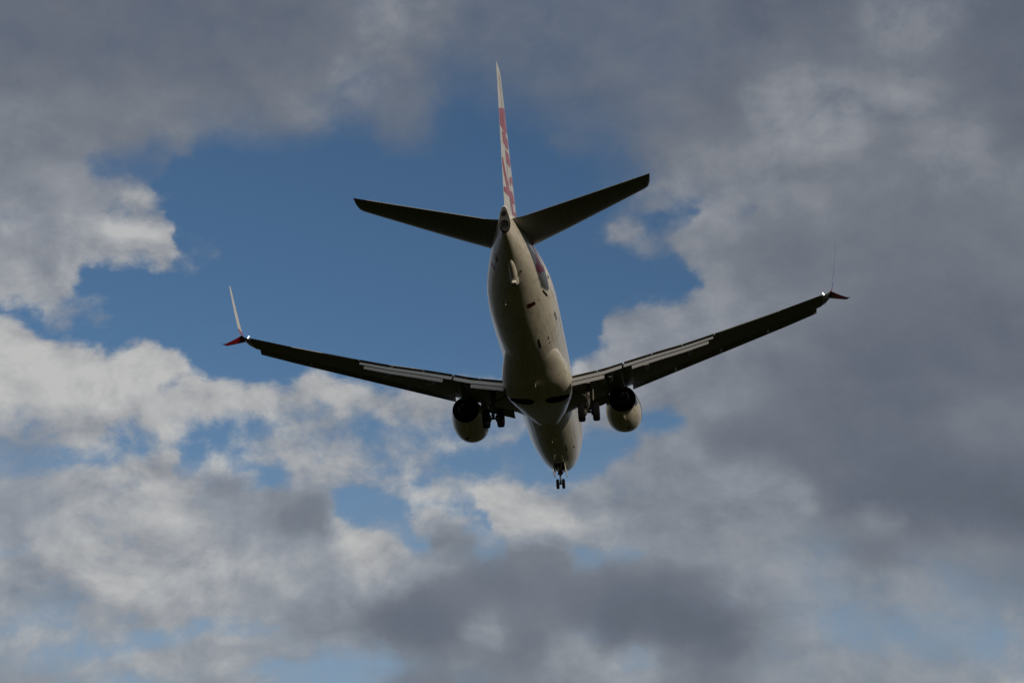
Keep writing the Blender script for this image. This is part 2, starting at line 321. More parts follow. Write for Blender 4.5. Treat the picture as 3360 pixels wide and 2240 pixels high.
def paint(name, base, dirt, rough=.35, coat=.8, amount=.5, scale=1.0):
    """painted skin: faint streaks along the airflow, frame joints and a slightly wavy coat"""
    m = mat(name, base, rough, 0, coat)
    n = m.node_tree
    b = n.nodes['Principled BSDF']
    tc = n.nodes.new('ShaderNodeTexCoord')
    mp = n.nodes.new('ShaderNodeMapping')
    mp.inputs['Scale'].default_value = (4.5 * scale, .13 * scale, 4.5 * scale)
    n.links.new(tc.outputs['Object'], mp.inputs[0])
    nz = n.nodes.new('ShaderNodeTexNoise')
    nz.inputs['Scale'].default_value = 1.6
    nz.inputs['Detail'].default_value = 7
    nz.inputs['Roughness'].default_value = .62
    n.links.new(mp.outputs[0], nz.inputs['Vector'])
    mr = n.nodes.new('ShaderNodeMapRange')
    mr.inputs[1].default_value = .48
    mr.inputs[2].default_value = .78
    mr.inputs[4].default_value = amount
    n.links.new(nz.outputs[0], mr.inputs[0])
    mx = n.nodes.new('ShaderNodeMix')
    mx.data_type = 'RGBA'
    mx.inputs[6].default_value = (*base, 1)
    mx.inputs[7].default_value = (*dirt, 1)
    n.links.new(mr.outputs[0], mx.inputs[0])
    # frame joints every 1.27 m
    sp = n.nodes.new('ShaderNodeSeparateXYZ')
    n.links.new(tc.outputs['Object'], sp.inputs[0])
    def mth(op, a, bb=None):
        q = n.nodes.new('ShaderNodeMath')
        q.operation = op
        for i, x in enumerate((a, bb)):
            if x is None: continue
            if isinstance(x, (int, float)): q.inputs[i].default_value = x
            else: n.links.new(x, q.inputs[i])
        return q.outputs[0]
    fr = mth('FRACT', mth('DIVIDE', sp.outputs[1], 1.27))
    ln = mth('MULTIPLY', mth('LESS_THAN', fr, .014), .35)
    mx2 = n.nodes.new('ShaderNodeMix')
    mx2.data_type = 'RGBA'
    mx2.inputs[7].default_value = (*[c * .3 for c in dirt], 1)
    n.links.new(ln, mx2.inputs[0])
    n.links.new(mx.outputs[2], mx2.inputs[6])
    n.links.new(mx2.outputs[2], b.inputs['Base Color'])
    bp = n.nodes.new('ShaderNodeBump')
    bp.inputs['Strength'].default_value = .12
    bp.inputs['Distance'].default_value = .02
    nz2 = n.nodes.new('ShaderNodeTexNoise')
    nz2.inputs['Scale'].default_value = 1.1
    nz2.inputs['Detail'].default_value = 2
    n.links.new(tc.outputs['Object'], nz2.inputs['Vector'])
    n.links.new(nz2.outputs[0], bp.inputs['Height'])
    n.links.new(bp.outputs[0], b.inputs['Coat Normal'])
    return m

WHITE = paint('white_paint', (.74, .72, .65), (.36, .32, .23), .38, .75, .8)
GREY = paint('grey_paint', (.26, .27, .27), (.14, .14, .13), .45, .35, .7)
PALE = paint('pale_grey_paint', (.23, .23, .225), (.095, .09, .085), .5, .2, .8, 2.5)
RED = mat('red_paint', (.27, .008, .022), .35, 0, .7)
FINRED = mat('fin_red_paint', (.36, .025, .06), .4, 0, .5)
TYRE = mat('tyre_rubber', (.007, .007, .008), .9, spec=.05)
STEEL = mat('gear_steel', (.10, .10, .095), .55, .3)
DARKM = mat('dark_metal', (.05, .048, .046), .45, .8)
HOT = mat('exhaust_metal', (.08, .072, .065), .45, .85)
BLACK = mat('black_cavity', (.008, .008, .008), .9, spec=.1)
SEAL = mat('dark_seal', (.05, .05, .045), .7)
BARE = mat('bare_metal', (.6, .6, .6), .25, .95)
LAMP = mat('strobe_lamp', (1, 1, 1), .3, emit=((1, .98, .88), 6))
GLASS = mat('lamp_glass', (.75, .75, .72), .15, 0, 1)

# ------------------------------------------------------------------ helpers
def V(x, s, z): return Vector((x, -s, z))      # s = metres behind the nose

def link(name, bm, m, parent=None, sharp=32):
    bmesh.ops.remove_doubles(bm, verts=bm.verts, dist=1e-5)
    bmesh.ops.recalc_face_normals(bm, faces=bm.faces)
    for f in bm.faces: f.smooth = True
    a = math.radians(sharp)
    for e in bm.edges:
        if len(e.link_faces) == 2 and e.calc_face_angle(0) > a: e.smooth = False
    me = bpy.data.meshes.new(name)
    bm.to_mesh(me)
    bm.free()
    for x in (m if isinstance(m, (list, tuple)) else [m]): me.materials.append(x)
    o = bpy.data.objects.new(name, me)
    COL.objects.link(o)
    if parent: o.parent = parent
    return o

def loft(bm, rings, cap=True, closed=True, mi=0):
    vs = [[bm.verts.new(p) for p in r] for r in rings]
    n = len(rings[0])
    for a, b in zip(vs, vs[1:]):
        for i in range(n if closed else n - 1):
            j = (i + 1) % n
            try:
                f = bm.faces.new((a[i], a[j], b[j], b[i]))
                f.material_index = mi
            except ValueError: pass
    if cap:
        for r in (vs[0], vs[-1]):
            try: bm.faces.new(r).material_index = mi
            except ValueError: pass
    return bm

def tube(bm, p0, p1, r0, r1=None, n=14, mi=0):
    r1 = r0 if r1 is None else r1
    d = (p1 - p0).normalized()
    u = d.orthogonal().normalized()
    v = d.cross(u)
    loft(bm, [[p + (u * math.cos(t * 2 * PI / n) + v * math.sin(t * 2 * PI / n)) * r for t in range(n)]
              for p, r in ((p0, r0), (p1, r1))], mi=mi)
    return bm

def lathe(bm, prof, o, ax, n=40, mi=0, cap=False):
    """prof = (distance along ax, radius)"""
    ax = ax.normalized()
    u = ax.orthogonal().normalized()
    v = ax.cross(u)
    loft(bm, [[o + ax * a + (u * math.cos(t * 2 * PI / n) + v * math.sin(t * 2 * PI / n)) * r for t in range(n)]
              for a, r in prof], cap=cap, mi=mi)
    return bm

def box(bm, c, sx, sy, sz, rot=None, mi=0, bev=0):
    g = bmesh.ops.create_cube(bm, size=1)
    mm = Matrix.Translation(c) @ (rot.to_4x4() if rot else Matrix.Identity(4)) @ Matrix.Diagonal((sx, sy, sz, 1))
    bmesh.ops.transform(bm, matrix=mm, verts=g['verts'])
    for v in g['verts']:
        for f in v.link_faces: f.material_index = mi
    if bev:
        es = list({e for v in g['verts'] for e in v.link_edges})
        bmesh.ops.bevel(bm, geom=es, offset=bev, segments=2, affect='EDGES')
    return bm

def slab(bm, pts, thick, mi=0):
    """a plate with real thickness from a flat outline"""
    n = (pts[1] - pts[0]).cross(pts[2] - pts[0]).normalized() * thick * .5
    loft(bm, [[p - n for p in pts], [p + n for p in pts]], mi=mi)
    return bm

def lerp(tab, x):
    if x <= tab[0][0]: return list(tab[0][1:])
    for a, b in zip(tab, tab[1:]):
        if x <= b[0]:
            t = (x - a[0]) / (b[0] - a[0])
            return [p + (q - p) * t for p, q in zip(a[1:], b[1:])]
    return list(tab[-1][1:])

def spl(tab, x):
    """monotone-ish cubic through a table"""
    xs = [t[0] for t in tab]
    if x <= xs[0]: return list(tab[0][1:])
    if x >= xs[-1]: return list(tab[-1][1:])
    i = max(k for k in range(len(xs) - 1) if xs[k] <= x)
    h = xs[i + 1] - xs[i]
    t = (x - xs[i]) / h
    out = []
    for c in range(1, len(tab[0])):
        def sl(k):
            if k <= 0: return (tab[1][c] - tab[0][c]) / (xs[1] - xs[0])
            if k >= len(xs) - 1: return (tab[-1][c] - tab[-2][c]) / (xs[-1] - xs[-2])
            d0 = (tab[k][c] - tab[k-1][c]) / (xs[k] - xs[k-1])
            d1 = (tab[k+1][c] - tab[k][c]) / (xs[k+1] - xs[k])
            return 0 if d0 * d1 <= 0 else 2 * d0 * d1 / (d0 + d1)
        p0, p1, m0, m1 = tab[i][c], tab[i+1][c], sl(i) * h, sl(i + 1) * h
        out.append((2*t**3 - 3*t**2 + 1) * p0 + (t**3 - 2*t**2 + t) * m0 + (3*t**2 - 2*t**3) * p1 + (t**3 - t**2) * m1)
    return out

def foil(tc, camber=.015, x0=0, x1=1, n=16):
    """closed outline (x/c, z/c): upper from x1 to x0, lower back to x1"""
    def th(x): return 5 * tc * (.2969 * math.sqrt(max(x, 0)) - .126 * x - .3516 * x**2 + .2843 * x**3 - .1030 * x**4)
    def ca(x): return camber * 4 * x * (1 - x)
    xs = [x0 + (x1 - x0) * (1 - math.cos(PI * k / n)) / 2 for k in range(n + 1)]
    u = [(x, ca(x) + th(x) + .0006) for x in reversed(xs)]
    l = [(x, ca(x) - th(x) - .0006) for x in (xs[1:] if x0 == 0 else xs)]
    return u + l

# ------------------------------------------------------------------ the airliner
plane = bpy.data.objects.new('airliner', None)
COL.objects.link(plane)
plane.location = ROOT
plane.rotation_euler = (PITCH, 0, 0)
plane.empty_display_size = 2
plane['label'] = 'white twin-engine airliner with red lettering on its fin and landing gear down'
plane['category'] = 'airplane'

# fuselage: station, half width, top, bottom, widest height
FUS = [(0, .02, -.68, -.72, -.7), (.15, .34, -.36, -1.0, -.68), (.5, .68, -.02, -1.3, -.62), (1.0, 1.0, .32, -1.55, -.55),
       (1.7, 1.22, .76, -1.68, -.42), (2.5, 1.43, 1.28, -1.78, -.28), (3.5, 1.60, 1.68, -1.88, -.14), (4.8, 1.74, 1.90, -1.95, -.04),
       (6.2, 1.83, 1.98, -1.985, 0), (7.8, 1.88, 2.0, -2.0, 0), (10, 1.88, 2.0, -2.0, 0), (16, 1.88, 2.0, -2.0, 0), (25.2, 1.88, 2.0, -2.0, 0), (27, 1.88, 2.0, -1.92, .02),
       (29, 1.86, 2.0, -1.62, .10), (31, 1.74, 2.0, -1.15, .26), (32.5, 1.52, 1.99, -.77, .45), (34, 1.21, 1.96, -.42, .65), (35.5, .86, 1.92, -.10, .80),
       (36.6, .58, 1.88, .10, .88), (37.3, .40, 1.83, .20, .86), (37.72, .285, 1.76, .27, .80)]

def fus_ring(s, n=64, off=0):
    hw, zt, zb, zw = spl(FUS, s)
    out = []
    for k in range(n):
        a = 2 * PI * k / n
        c, sn = math.cos(a), math.sin(a)
        out.append(V((hw + off) * c, s, zw + (zt - zw + off if sn > 0 else zw - zb + off) * sn))
    return out

def fus_pt(a, s, off=0):
    hw, zt, zb, zw = spl(FUS, s)
    c, sn = math.cos(a), math.sin(a)
    return V((hw + off) * c, s, zw + (zt - zw + off if sn > 0 else zw - zb + off) * sn)

bm = bmesh.new()
ss = [0, .05, .15, .3, .5, .75, 1.0, 1.35, 1.7, 2.1, 2.5, 3, 3.5, 4.1, 4.8, 5.5, 6.2] + [6.2 + (25.2 - 6.2) * k / 20 for k in range(1, 21)] + \
     [25.2 + (37.72 - 25.2) * k / 34 for k in range(1, 35)]
loft(bm, [fus_ring(s) for s in ss])
fuselage = link('fuselage', bm, [WHITE, BLACK], plane, 40)

def decal(name, outline, m, parent, fn, sub=10, lift=.006, thick=.004):
    """thin painted shape laid on a surface; outline in surface coordinates, fn maps them to the surface"""
    bm = bmesh.new()
    vs = [bm.verts.new((a, b, 0)) for a, b in outline]
    f = bm.faces.new(vs)
    bmesh.ops.triangulate(bm, faces=[f])
    bmesh.ops.subdivide_edges(bm, edges=bm.edges, cuts=sub, use_grid_fill=True)
    bmesh.ops.triangulate(bm, faces=bm.faces)
    for v in bm.verts: v.co = fn(v.co.x, v.co.y, lift)
    return link(name, bm, m, parent, 180)

# tail-cone end: dark rim, exhaust hole, light housing
bm = bmesh.new()
rings = []
for s, k in ((37.715, 1.0), (37.86, .93), (37.90, .86)):
    hw, zt, zb, zw = spl(FUS, 37.72)
    r = []
    for i in range(40):
        a = 2 * PI * i / 40
        z = (zt - zw if math.sin(a) > 0 else zw - zb) * math.sin(a)
        pinch = 1 - .35 * max(0, math.sin(a))
        r.append(V(hw * k * math.cos(a) * pinch, s, zw + z * k))
    rings.append(r)
loft(bm, rings)
tail_end = link('tail_cone_end', bm, mat('sooty_metal', (.03, .028, .026), .55, .2), fuselage)
AFT = Vector((0, -1, -.10))
bm = bmesh.new()
lathe(bm, [(-.05, .20), (.07, .225), (.08, .215), (.07, .20), (-.02, .195)], V(0, 37.89, .66), AFT, 36)
link('exhaust_pipe', bm, DARKM, fuselage)
bm = bmesh.new()
lathe(bm, [(0, .198), (.001, .001)], V(0, 37.915, .66), AFT, 32)
link('exhaust_bore', bm, BLACK, fuselage)
bm = bmesh.new()
lathe(bm, [(-.1, .12), (.05, .125), (.06, .115), (.03, .105)], V(0, 37.90, 1.26), AFT, 28)
link('vent_ring', bm, HOT, fuselage)
bm = bmesh.new()
lathe(bm, [(0, .11), (.001, .001)], V(0, 37.935, 1.26), AFT, 28)
link('vent_bore', bm, BLACK, fuselage)
bm = bmesh.new()
lathe(bm, [(-.2, .10), (.05, .09), (.12, .055), (.14, .001)], V(0, 37.74, 1.66), Vector((0, -1, 0)), 20)
link('tail_light', bm, GLASS, fuselage)

# wing-body fairing: station, half width, bottom
FAIR = [(12.3, .45, -1.86, .62), (13.4, .74, -1.95, .62), (14.6, 1.06, -2.04, .60), (16.2, 1.40, -2.18, .58), (17.6, 1.66, -2.30, .60), (19, 1.92, -2.41, .62),
        (20.3, 2.05, -2.46, .64), (21.4, 2.05, -2.44, .7), (22.4, 1.98, -2.40, .8), (23.4, 1.84, -2.26, .92), (24.4, 1.68, -2.10, 1.0), (25.4, 1.5, -1.97, 1.0), (26.2, 1.3, -1.85, 1.0)]
def fair_ring(s, n=48):
    hw, zb, e = spl(FAIR, s)
    zt = -.55
    zc, h = (zt + zb) / 2, (zt - zb) / 2
    out = []
    for k in range(n):
        a = 2 * PI * k / n
        c, sn = math.cos(a), math.sin(a)
        out.append(V(math.copysign(abs(c)**e, c) * hw, s, zc + math.copysign(abs(sn)**e, sn) * h))
    return out
bm = bmesh.new()
loft(bm, [fair_ring(12.3 + (26.2 - 12.3) * k / 44) for k in range(45)])
fairing = link('belly_fairing', bm, [WHITE, BLACK], plane, 40)

# wheel wells cut into the fairing
def cut(target, cutter):
    md = target.modifiers.new('cut', 'BOOLEAN')
    md.object = cutter
    md.operation = 'DIFFERENCE'
    md.solver = 'EXACT'
    bpy.context.view_layer.update()
    dg = bpy.context.evaluated_depsgraph_get()
    me = bpy.data.meshes.new_from_object(target.evaluated_get(dg))
    target.modifiers.clear()
    target.data = me
    bpy.data.objects.remove(cutter)
    b = bmesh.new()
    b.from_mesh(me)
    for e in b.edges:
        e.smooth = len(e.link_faces) != 2 or (e.calc_face_angle(0) < math.radians(32) and e.link_faces[0].material_index == e.link_faces[1].material_index)
    b.to_mesh(me)
    b.free()
for sg in (1, -1):
    out = []
    for k in range(33):
        a = PI / 2 + PI * k / 32
        out.append((.92 + .60 * math.cos(a), .60 * math.sin(a)))
    out += [(1.35, -.52), (1.75, -.30), (2.3, -.22), (2.3, .25), (1.75, .34), (1.35, .52)]
    bm = bmesh.new()
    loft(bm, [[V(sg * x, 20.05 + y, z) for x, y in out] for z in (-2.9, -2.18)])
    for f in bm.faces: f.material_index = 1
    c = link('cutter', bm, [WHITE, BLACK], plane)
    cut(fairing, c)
def fair_pt(sg, ang, s, off):
    hw, zb, e = spl(FAIR, s)
    zc, h = (-.55 + zb) / 2, (-.55 - zb) / 2
    c, sn = math.cos(math.radians(ang)), math.sin(math.radians(ang))
    return V(sg * (abs(c)**e * hw + off), s, zc - abs(sn)**e * h - off * .5)
# ram air inlets on the fairing's front flanks
for sg in (1, -1):
    bm = bmesh.new()
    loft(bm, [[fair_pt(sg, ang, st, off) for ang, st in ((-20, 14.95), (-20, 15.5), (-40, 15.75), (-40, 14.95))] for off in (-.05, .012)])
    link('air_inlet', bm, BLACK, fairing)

# ------------------------------------------------------------------ wings
TE = [(1.0, 20.7, -1.40), (1.86, 20.7, -1.27), (3.92, 20.7, -.92), (5.1, 20.75, -.62), (6.93, 21.31, -.36), (8.94, 21.87, -.10),
      (10.54, 22.32, .19), (14.07, 23.34, .83), (16.69, 24.11, 1.37), (17.0, 24.2, 1.45)]
LE = [(1.0, 13.3, -1.1), (1.86, 14.2, -.98), (3.6, 15.45, -.80), (5.56, 16.56, -.53), (10.35, 19.05, .24), (12.13, 19.98, .53),
      (14.57, 21.27, .92), (16.58, 22.36, 1.27), (17.0, 22.62, 1.37)]
def wpt(y, x, zo=0):
    """point on the wing's chord plane"""
    a, b = lerp(LE, y), lerp(TE, y)
    return a[0] + (b[0] - a[0]) * x, a[1] + (b[1] - a[1]) * x + zo
def wtc(y): return lerp([(1, .135), (5.5, .115), (17, .095)], y)[0]
def wring(sg, y, x0=0, x1=1, tcs=1, n=16):
    a, b = lerp(LE, y), lerp(TE, y)
    ch = b[0] - a[0]
    return [V(sg * y, a[0] + ch * x, a[1] + (b[1] - a[1]) * x + ch * z) for x, z in foil(wtc(y) * tcs, .012, x0, x1, n)]
def wlow(y, x):
    ch = lerp(TE, y)[0] - lerp(LE, y)[0]
    t = wtc(y)
    th = 5 * t * (.2969 * math.sqrt(x) - .126 * x - .3516 * x**2 + .2843 * x**3 - .1030 * x**4)
    s, z = wpt(y, x)
    return s, z + ch * (.012 * 4 * x * (1 - x) - th)

def small_foil(sg, y, s, z, ch, ang, tc=.13, n=10):
    """aerofoil section of chord ch, nose at s,z, trailing edge turned down by ang"""
    ca, sa = math.cos(ang), math.sin(ang)
    return [V(sg * y, s + x * ch * ca + q * ch * sa, z - x * ch * sa + q * ch * ca) for x, q in foil(tc, .03, 0, 1, n)]

def lin(a, b, n): return [a + (b - a) * k / (n - 1) for k in range(n)]

for sg in (1, -1):
    bm = bmesh.new()
    loft(bm, [wring(sg, y, 0, .9) for y in (1.0, 1.86, 2.7, 3.6, 4.6, 5.1)])
    loft(bm, [wring(sg, y, 0, .9) for y in (5.1, 5.56, 6.93, 8.94, 10.54)])
    loft(bm, [wring(sg, y, 0, 1) for y in (10.54, 12.13, 13.3, 14.07, 15.2, 16.0, 16.69)])
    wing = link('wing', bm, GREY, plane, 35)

    # blended tip, upper winglet: list of (x, s_le, z_le, chord, nx, nz, toe)
    bm = bmesh.new()
    P = [(16.69, 22.41, 1.31, 1.70), (16.95, 22.62, 1.40, 1.55), (17.14, 22.86, 1.53, 1.33), (17.27, 23.10, 1.72, 1.12),
         (17.33, 23.32, 1.98, .98), (17.43, 23.66, 2.55, .86), (17.54, 24.06, 3.25, .70), (17.64, 24.48, 3.95, .52), (17.70, 24.76, 4.38, .34)]
    rings = []
    for i, (x, s, z, ch) in enumerate(P):
        a, b = P[max(0, i - 1)], P[min(len(P) - 1, i + 1)]
        d = Vector((b[0] - a[0], 0, b[2] - a[2])).normalized()
        nrm = Vector((-d.z, 0, d.x))
        toe = -.02 * max(0, min(1, (z - 1.35) / .6))
        tc = .085 if i < 3 else .06
        r = []
        for q, t in foil(tc, .0, 0, 1, 12):
            p = V(x + toe * (q - .8) * ch, s + q * ch, z) + nrm * t * ch
            p.x *= sg
            r.append(p)
        rings.append(r)
    loft(bm, rings)
    for f in bm.faces:
        c = f.calc_center_median()
        f.material_index = 1 if 1.50 < c.z < 2.25 else (0 if c.z <= 1.5 else 2)
    winglet = link('winglet', bm, [GREY, RED, WHITE], wing, 60)
    # lower blade
    bm = bmesh.new()
    Q = [(17.17, 22.95, 1.58, 1.08), (17.30, 23.20, 1.46, .93), (17.50, 23.56, 1.27, .72), (17.72, 23.96, 1.06, .52), (17.89, 24.27, .90, .38), (17.96, 24.48, .83, .28), (18.04, 24.82, .78, .10), (18.07, 24.98, .77, .03)]
    rings = []
    for x, s, z, ch in Q:
        r = []
        for q, t in foil(.08, 0, 0, 1, 10):
            p = V(x, s + q * ch, z) + Vector((.62, 0, .78)) * t * ch
            p.x *= sg
            r.append(p)
        rings.append(r)
    loft(bm, rings)
    link('lower_winglet', bm, RED, wing, 60)
    # strobe and position lamps
    s, z = wpt(16.66, 1)
    for dx, dz in ((0, .045), (.045, -.05)):
        bm = bmesh.new()
        bmesh.ops.create_icosphere(bm, subdivisions=2, radius=.030, matrix=Matrix.Translation(V(sg * (16.70 + dx), s + .06, z + .03 + dz)))
        link('strobe_light', bm, LAMP, wing)

    # leading-edge slats, drooped: nose shells moved forward and down
    segs = [(5.56, 8.242), (8.25, 10.992), (11.0, 13.742), (13.75, 16.5)]
    for y0, y1 in segs:
        bm = bmesh.new()
        rings = []
        for y in lin(y0, y1, 4):
            a, b = lerp(LE, y), lerp(TE, y)
            ch = b[0] - a[0]
            k = .17
            t = wtc(y)
            def th(x): return 5 * t * (.2969 * math.sqrt(x) - .126 * x - .3516 * x**2 + .2843 * x**3 - .1030 * x**4)
            xs = [k * (1 - math.cos(PI / 2 * i / 8)) for i in range(9)]
            prof = [(x, th(x) + .004) for x in reversed(xs)] + [(x, -th(x)) for x in (.006, .016, .032)] + \
                   [(.034, -th(.03) * .5), (.03, .0), (.05, th(.05) * .6), (.10, th(.10) * .85)]
            dr = math.radians(20)
            r = []
            for x, q in prof:
                X, Z = x * math.cos(dr) + q * math.sin(dr) * 0, q * math.cos(dr) + x * math.sin(dr)
                k2 = (y - 5.5) / 11
                r.append(V(sg * y, a[0] + (X - .085) * ch - .09 * k2, a[1] + (Z - .052) * ch - .015 - .10 * k2))
            rings.append(r)
        loft(bm, rings)
        link('slat', bm, GREY, wing, 40)
    # Krueger flaps inboard of the engine
    for y0, y1 in ((2.08, 4.05),):
        bm = bmesh.new()
        rings = []
        for y in lin(y0, y1, 3):
            a = lerp(LE, y)
            s0, z0 = a[0] + .15, a[1] - .20
            r = [(0, 0), (-.35, -.18), (-.62, -.26), (-.70, -.20), (-.66, -.15), (-.36, -.10), (0, .06)]
            rings.append([V(sg * y, s0 + p, z0 + q) for p, q in r])
        loft(bm, rings)
        link('krueger_flap', bm, GREY, wing, 40)

    # trailing-edge flaps
    A1, A2 = math.radians(29), math.radians(45)
    def flap(y0, y1, c1):
        bm = bmesh.new()
        rings = []
        for y in lin(y0, y1, 4):
            s, z = lerp(TE, y)
            c = c1(y)
            rings.append(small_foil(sg, y, s - .14, z - .12, c, A1, .12))
        loft(bm, rings)
        return link('flap', bm, PALE, wing, 40)
    def aft(y0, y1, c1, c2, name='aft_flap'):
        bm = bmesh.new()
        rings = []
        for y in lin(y0, y1, 4):
            s, z = lerp(TE, y)
            c = c1(y)
            sx = s - .14 + c * math.cos(A1) - .03
            zx = z - .12 - c * math.sin(A1) - .05
            rings.append(small_foil(sg, y, sx, zx, c2(y), A2, .14))
        loft(bm, rings)
        return link(name, bm, PALE, wing, 40)
    for y0, y1 in ((2.0, 3.5), (3.55, 5.05), (5.15, 6.8), (6.84, 8.6), (8.64, 10.5)):
        bm = bmesh.new()
        rings = []
        for y in lin(y0, y1, 3):
            r = []
            ch = lerp(TE, y)[0] - lerp(LE, y)[0]
            for x, t in ((.78, .045), (.9, .024), (1.005, .004)):
                s, z = wpt(y, x)
                r.append(V(sg * y, s, z + t * ch))
            for x, t in ((1.005, -.002), (.9, .016), (.78, .036)):
                s, z = wpt(y, x)
                r.append(V(sg * y, s, z + t * ch))
            rings.append(r)
        loft(bm, rings)
        link('spoiler', bm, GREY, wing, 30)
    ci = lambda y: .95
    co = lambda y: .86 - (y - 5.2) * .045
    flap(1.95, 5.0, ci)
    aft(2.0, 3.95, ci, lambda y: .46)
    flap(5.12, 10.4, co)
    aft(5.6, 10.1, co, lambda y: .44 - (y - 5.6) * .02)
    # aileron: thin seam strips and tab on the outer trailing edge
    bm = bmesh.new()
    rings = []
    for y in (10.75, 12.5, 14.3):
        s, z = wpt(y, .79)
        s1, z1 = lerp(TE, y)
        rings.append([V(sg * y, s, z - .055), V(sg * y, s1 + .01, z1 - .03), V(sg * y, s1 + .012, z1 + .006), V(sg * y, s, z + .07)])
    loft(bm, rings)
    link('aileron', bm, GREY, wing, 30)
    # flap track fairings
    for y, w_, drop in ((4.24, .17, .50), (6.45, .18, .74), (8.98, .17, .66)):
        te, le = lerp(TE, y), lerp(LE, y)
        bm = bmesh.new()
        rings = []
        s0 = le[0] + .50 * (te[0] - le[0])
        tab = [(s0, .05, .03), (s0 + .3, .45, .10), (s0 + .7, .85, .17), (te[0] - .75, 1.0, .24), (te[0] - .45, 1.0, .26), (te[0] - .15, .98, .25), (te[0] + .08, .92, .22), (te[0] + .14, .80, .18)]
        for s, a, hh in tab:
            x = min(.9, max(.5, (s - le[0]) / (te[0] - le[0])))
            t = max(0, (s - (te[0] - .75)) / .89)
            zc = wlow(y, x)[1] - hh * .55
            zc = zc + (te[1] - drop - zc) * t ** 1.2
            r = []
            for k in range(20):
                q = 2 * PI * k / 20
                c, sn = math.cos(q), math.sin(q)
                taper = 1 - .35 * max(0, -sn)
                r.append(V(sg * y + w_ * a * taper * math.copysign(abs(c)**.6, c), s, zc + hh * math.copysign(abs(sn)**.6, sn)))
            rings.append(r)
        loft(bm, rings)
        link('flap_track_fairing', bm, PALE, wing, 35)
    # static wicks
    for y in (12.0, 13.2, 14.4, 15.6):
        s, z = lerp(TE, y)
        bm = bmesh.new()
        tube(bm, V(sg * y, s - .05, z), V(sg * y, s + .16, z - .01), .006, .003, 6)
        link('static_wick', bm, BLACK, wing)
    # landing light / small drain mast glints under the wing
    # ------------------------------------------------------------- engine
    ex, ez = sg * 4.9, -1.78
    ax = Vector((-sg * .012, -1, .03)).normalized()
    o = V(ex, 13.3, ez)
    def ering(prof_s, r, flat, n=48):
        out = []
        for k in range(n):
            a = 2 * PI * k / n
            c, sn = math.cos(a), math.sin(a)
            x, z = c * r, sn * r
            if sn < 0:
                z *= 1 - flat * .10
                x *= 1 + flat * .035 * (-sn)
            out.append(o + ax * prof_s + Vector((x, 0, z)))
        return out
    bm = bmesh.new()
    prof = [(.95, .80, .3), (.5, .82, .6), (.12, .85, 1), (0.02, .90, 1), (0, .93, 1), (.03, .97, 1), (.15, 1.03, 1), (.45, 1.09, 1), (.9, 1.13, .9), (1.4, 1.14, .7),
            (1.9, 1.125, .5), (2.4, 1.08, .3), (2.9, 1.01, .15), (3.4, .92, .05), (3.80, .835, 0), (3.81, .815, 0), (3.65, .805, 0), (3.0, .80, 0), (2.2, .80, 0)]
    loft(bm, [ering(*p) for p in prof], cap=False)
    for f in bm.faces:
        c = f.calc_center_median() - o
        d = c.dot(ax)
        r = (c - ax * d).length
        if d < .10: f.material_index = 1
        if (d > 2.15 and r < .83 and d < 3.9 and f.normal.dot(c) < 1) or d > 3.75: f.material_index = 2
    nac = link('engine', bm, [WHITE, BARE, DARKM], plane, 50)
    bm = bmesh.new()
    lathe(bm, [(.95, .78), (.96, .3), (.55, .12), (.4, .01)], o, ax, 36)
    for k in range(24):
        a = 2 * PI * k / 24
        u = Vector((math.cos(a), 0, math.sin(a)))
        t = Vector((-math.sin(a), 0, math.cos(a)))
        slab(bm, [o + ax * .75 + u * .28 + t * .06, o + ax * .93 + u * .28 - t * .06, o + ax * .93 + u * .77 - t * .10, o + ax * .75 + u * .77 + t * .10], .012)
    link('fan', bm, DARKM, nac)
    bm = bmesh.new()
    lathe(bm, [(2.2, .80), (2.22, .62), (2.8, .60), (3.45, .54), (4.15, .43), (4.43, .37), (4.44, .345), (4.05, .34), (3.4, .36), (3.4, .02)], o, ax, 44)
    link('core_nozzle', bm, DARKM, nac)
    bm = bmesh.new()
    lathe(bm, [(3.45, .24), (4.0, .25), (4.4, .22), (4.75, .12), (4.87, .05), (4.88, .005)], o, ax, 36)
    link('exhaust_plug', bm, HOT, nac)
    # pylon
    bm = bmesh.new()
    tab = [(13.7, .05, -.72, -.80), (14.4, .15, -.45, -.85), (15.5, .2, -.28, -.90), (16.6, .21, -.35, -1.0), (17.4, .2, -.5, -1.14), (18.4, .17, -.62, -1.02), (19.4, .1, -.75, -.92), (20.0, .03, -.8, -.84)]
    rings = []
    for s, hw, zt, zb in tab:
        r = []
        for k in range(16):
            a = 2 * PI * k / 16
            c, sn = math.cos(a), math.sin(a)
            r.append(V(sg * 4.88 + hw * math.copysign(abs(c)**.6, c), s, (zt + zb) / 2 + (zt - zb) / 2 * math.copysign(abs(sn)**.6, sn)))
        rings.append(r)
    loft(bm, rings)
    link('pylon', bm, GREY, nac, 40)
    # inboard strake, drain and small vents on the cowl
    bm = bmesh.new()
    a = math.radians(38)
    d = Vector((-sg * math.cos(a), 0, math.sin(a)))
    slab(bm, [o + ax * .9 + d * 1.08, o + ax * 1.3 + d * 1.27, o + ax * 2.0 + d * 1.30, o + ax * 2.0 + d * 1.08], .02)
    link('strake', bm, GREY, nac)
    bm = bmesh.new()
    slab(bm, [o + ax * 2.75 + Vector((.04, 0, -1.0)), o + ax * 2.95 + Vector((.04, 0, -1.12)), o + ax * 3.35 + Vector((.04, 0, -1.06)), o + ax * 3.55 + Vector((.04, 0, -.87))], .05)
    link('drain_mast', bm, WHITE, nac)
    bm = bmesh.new()
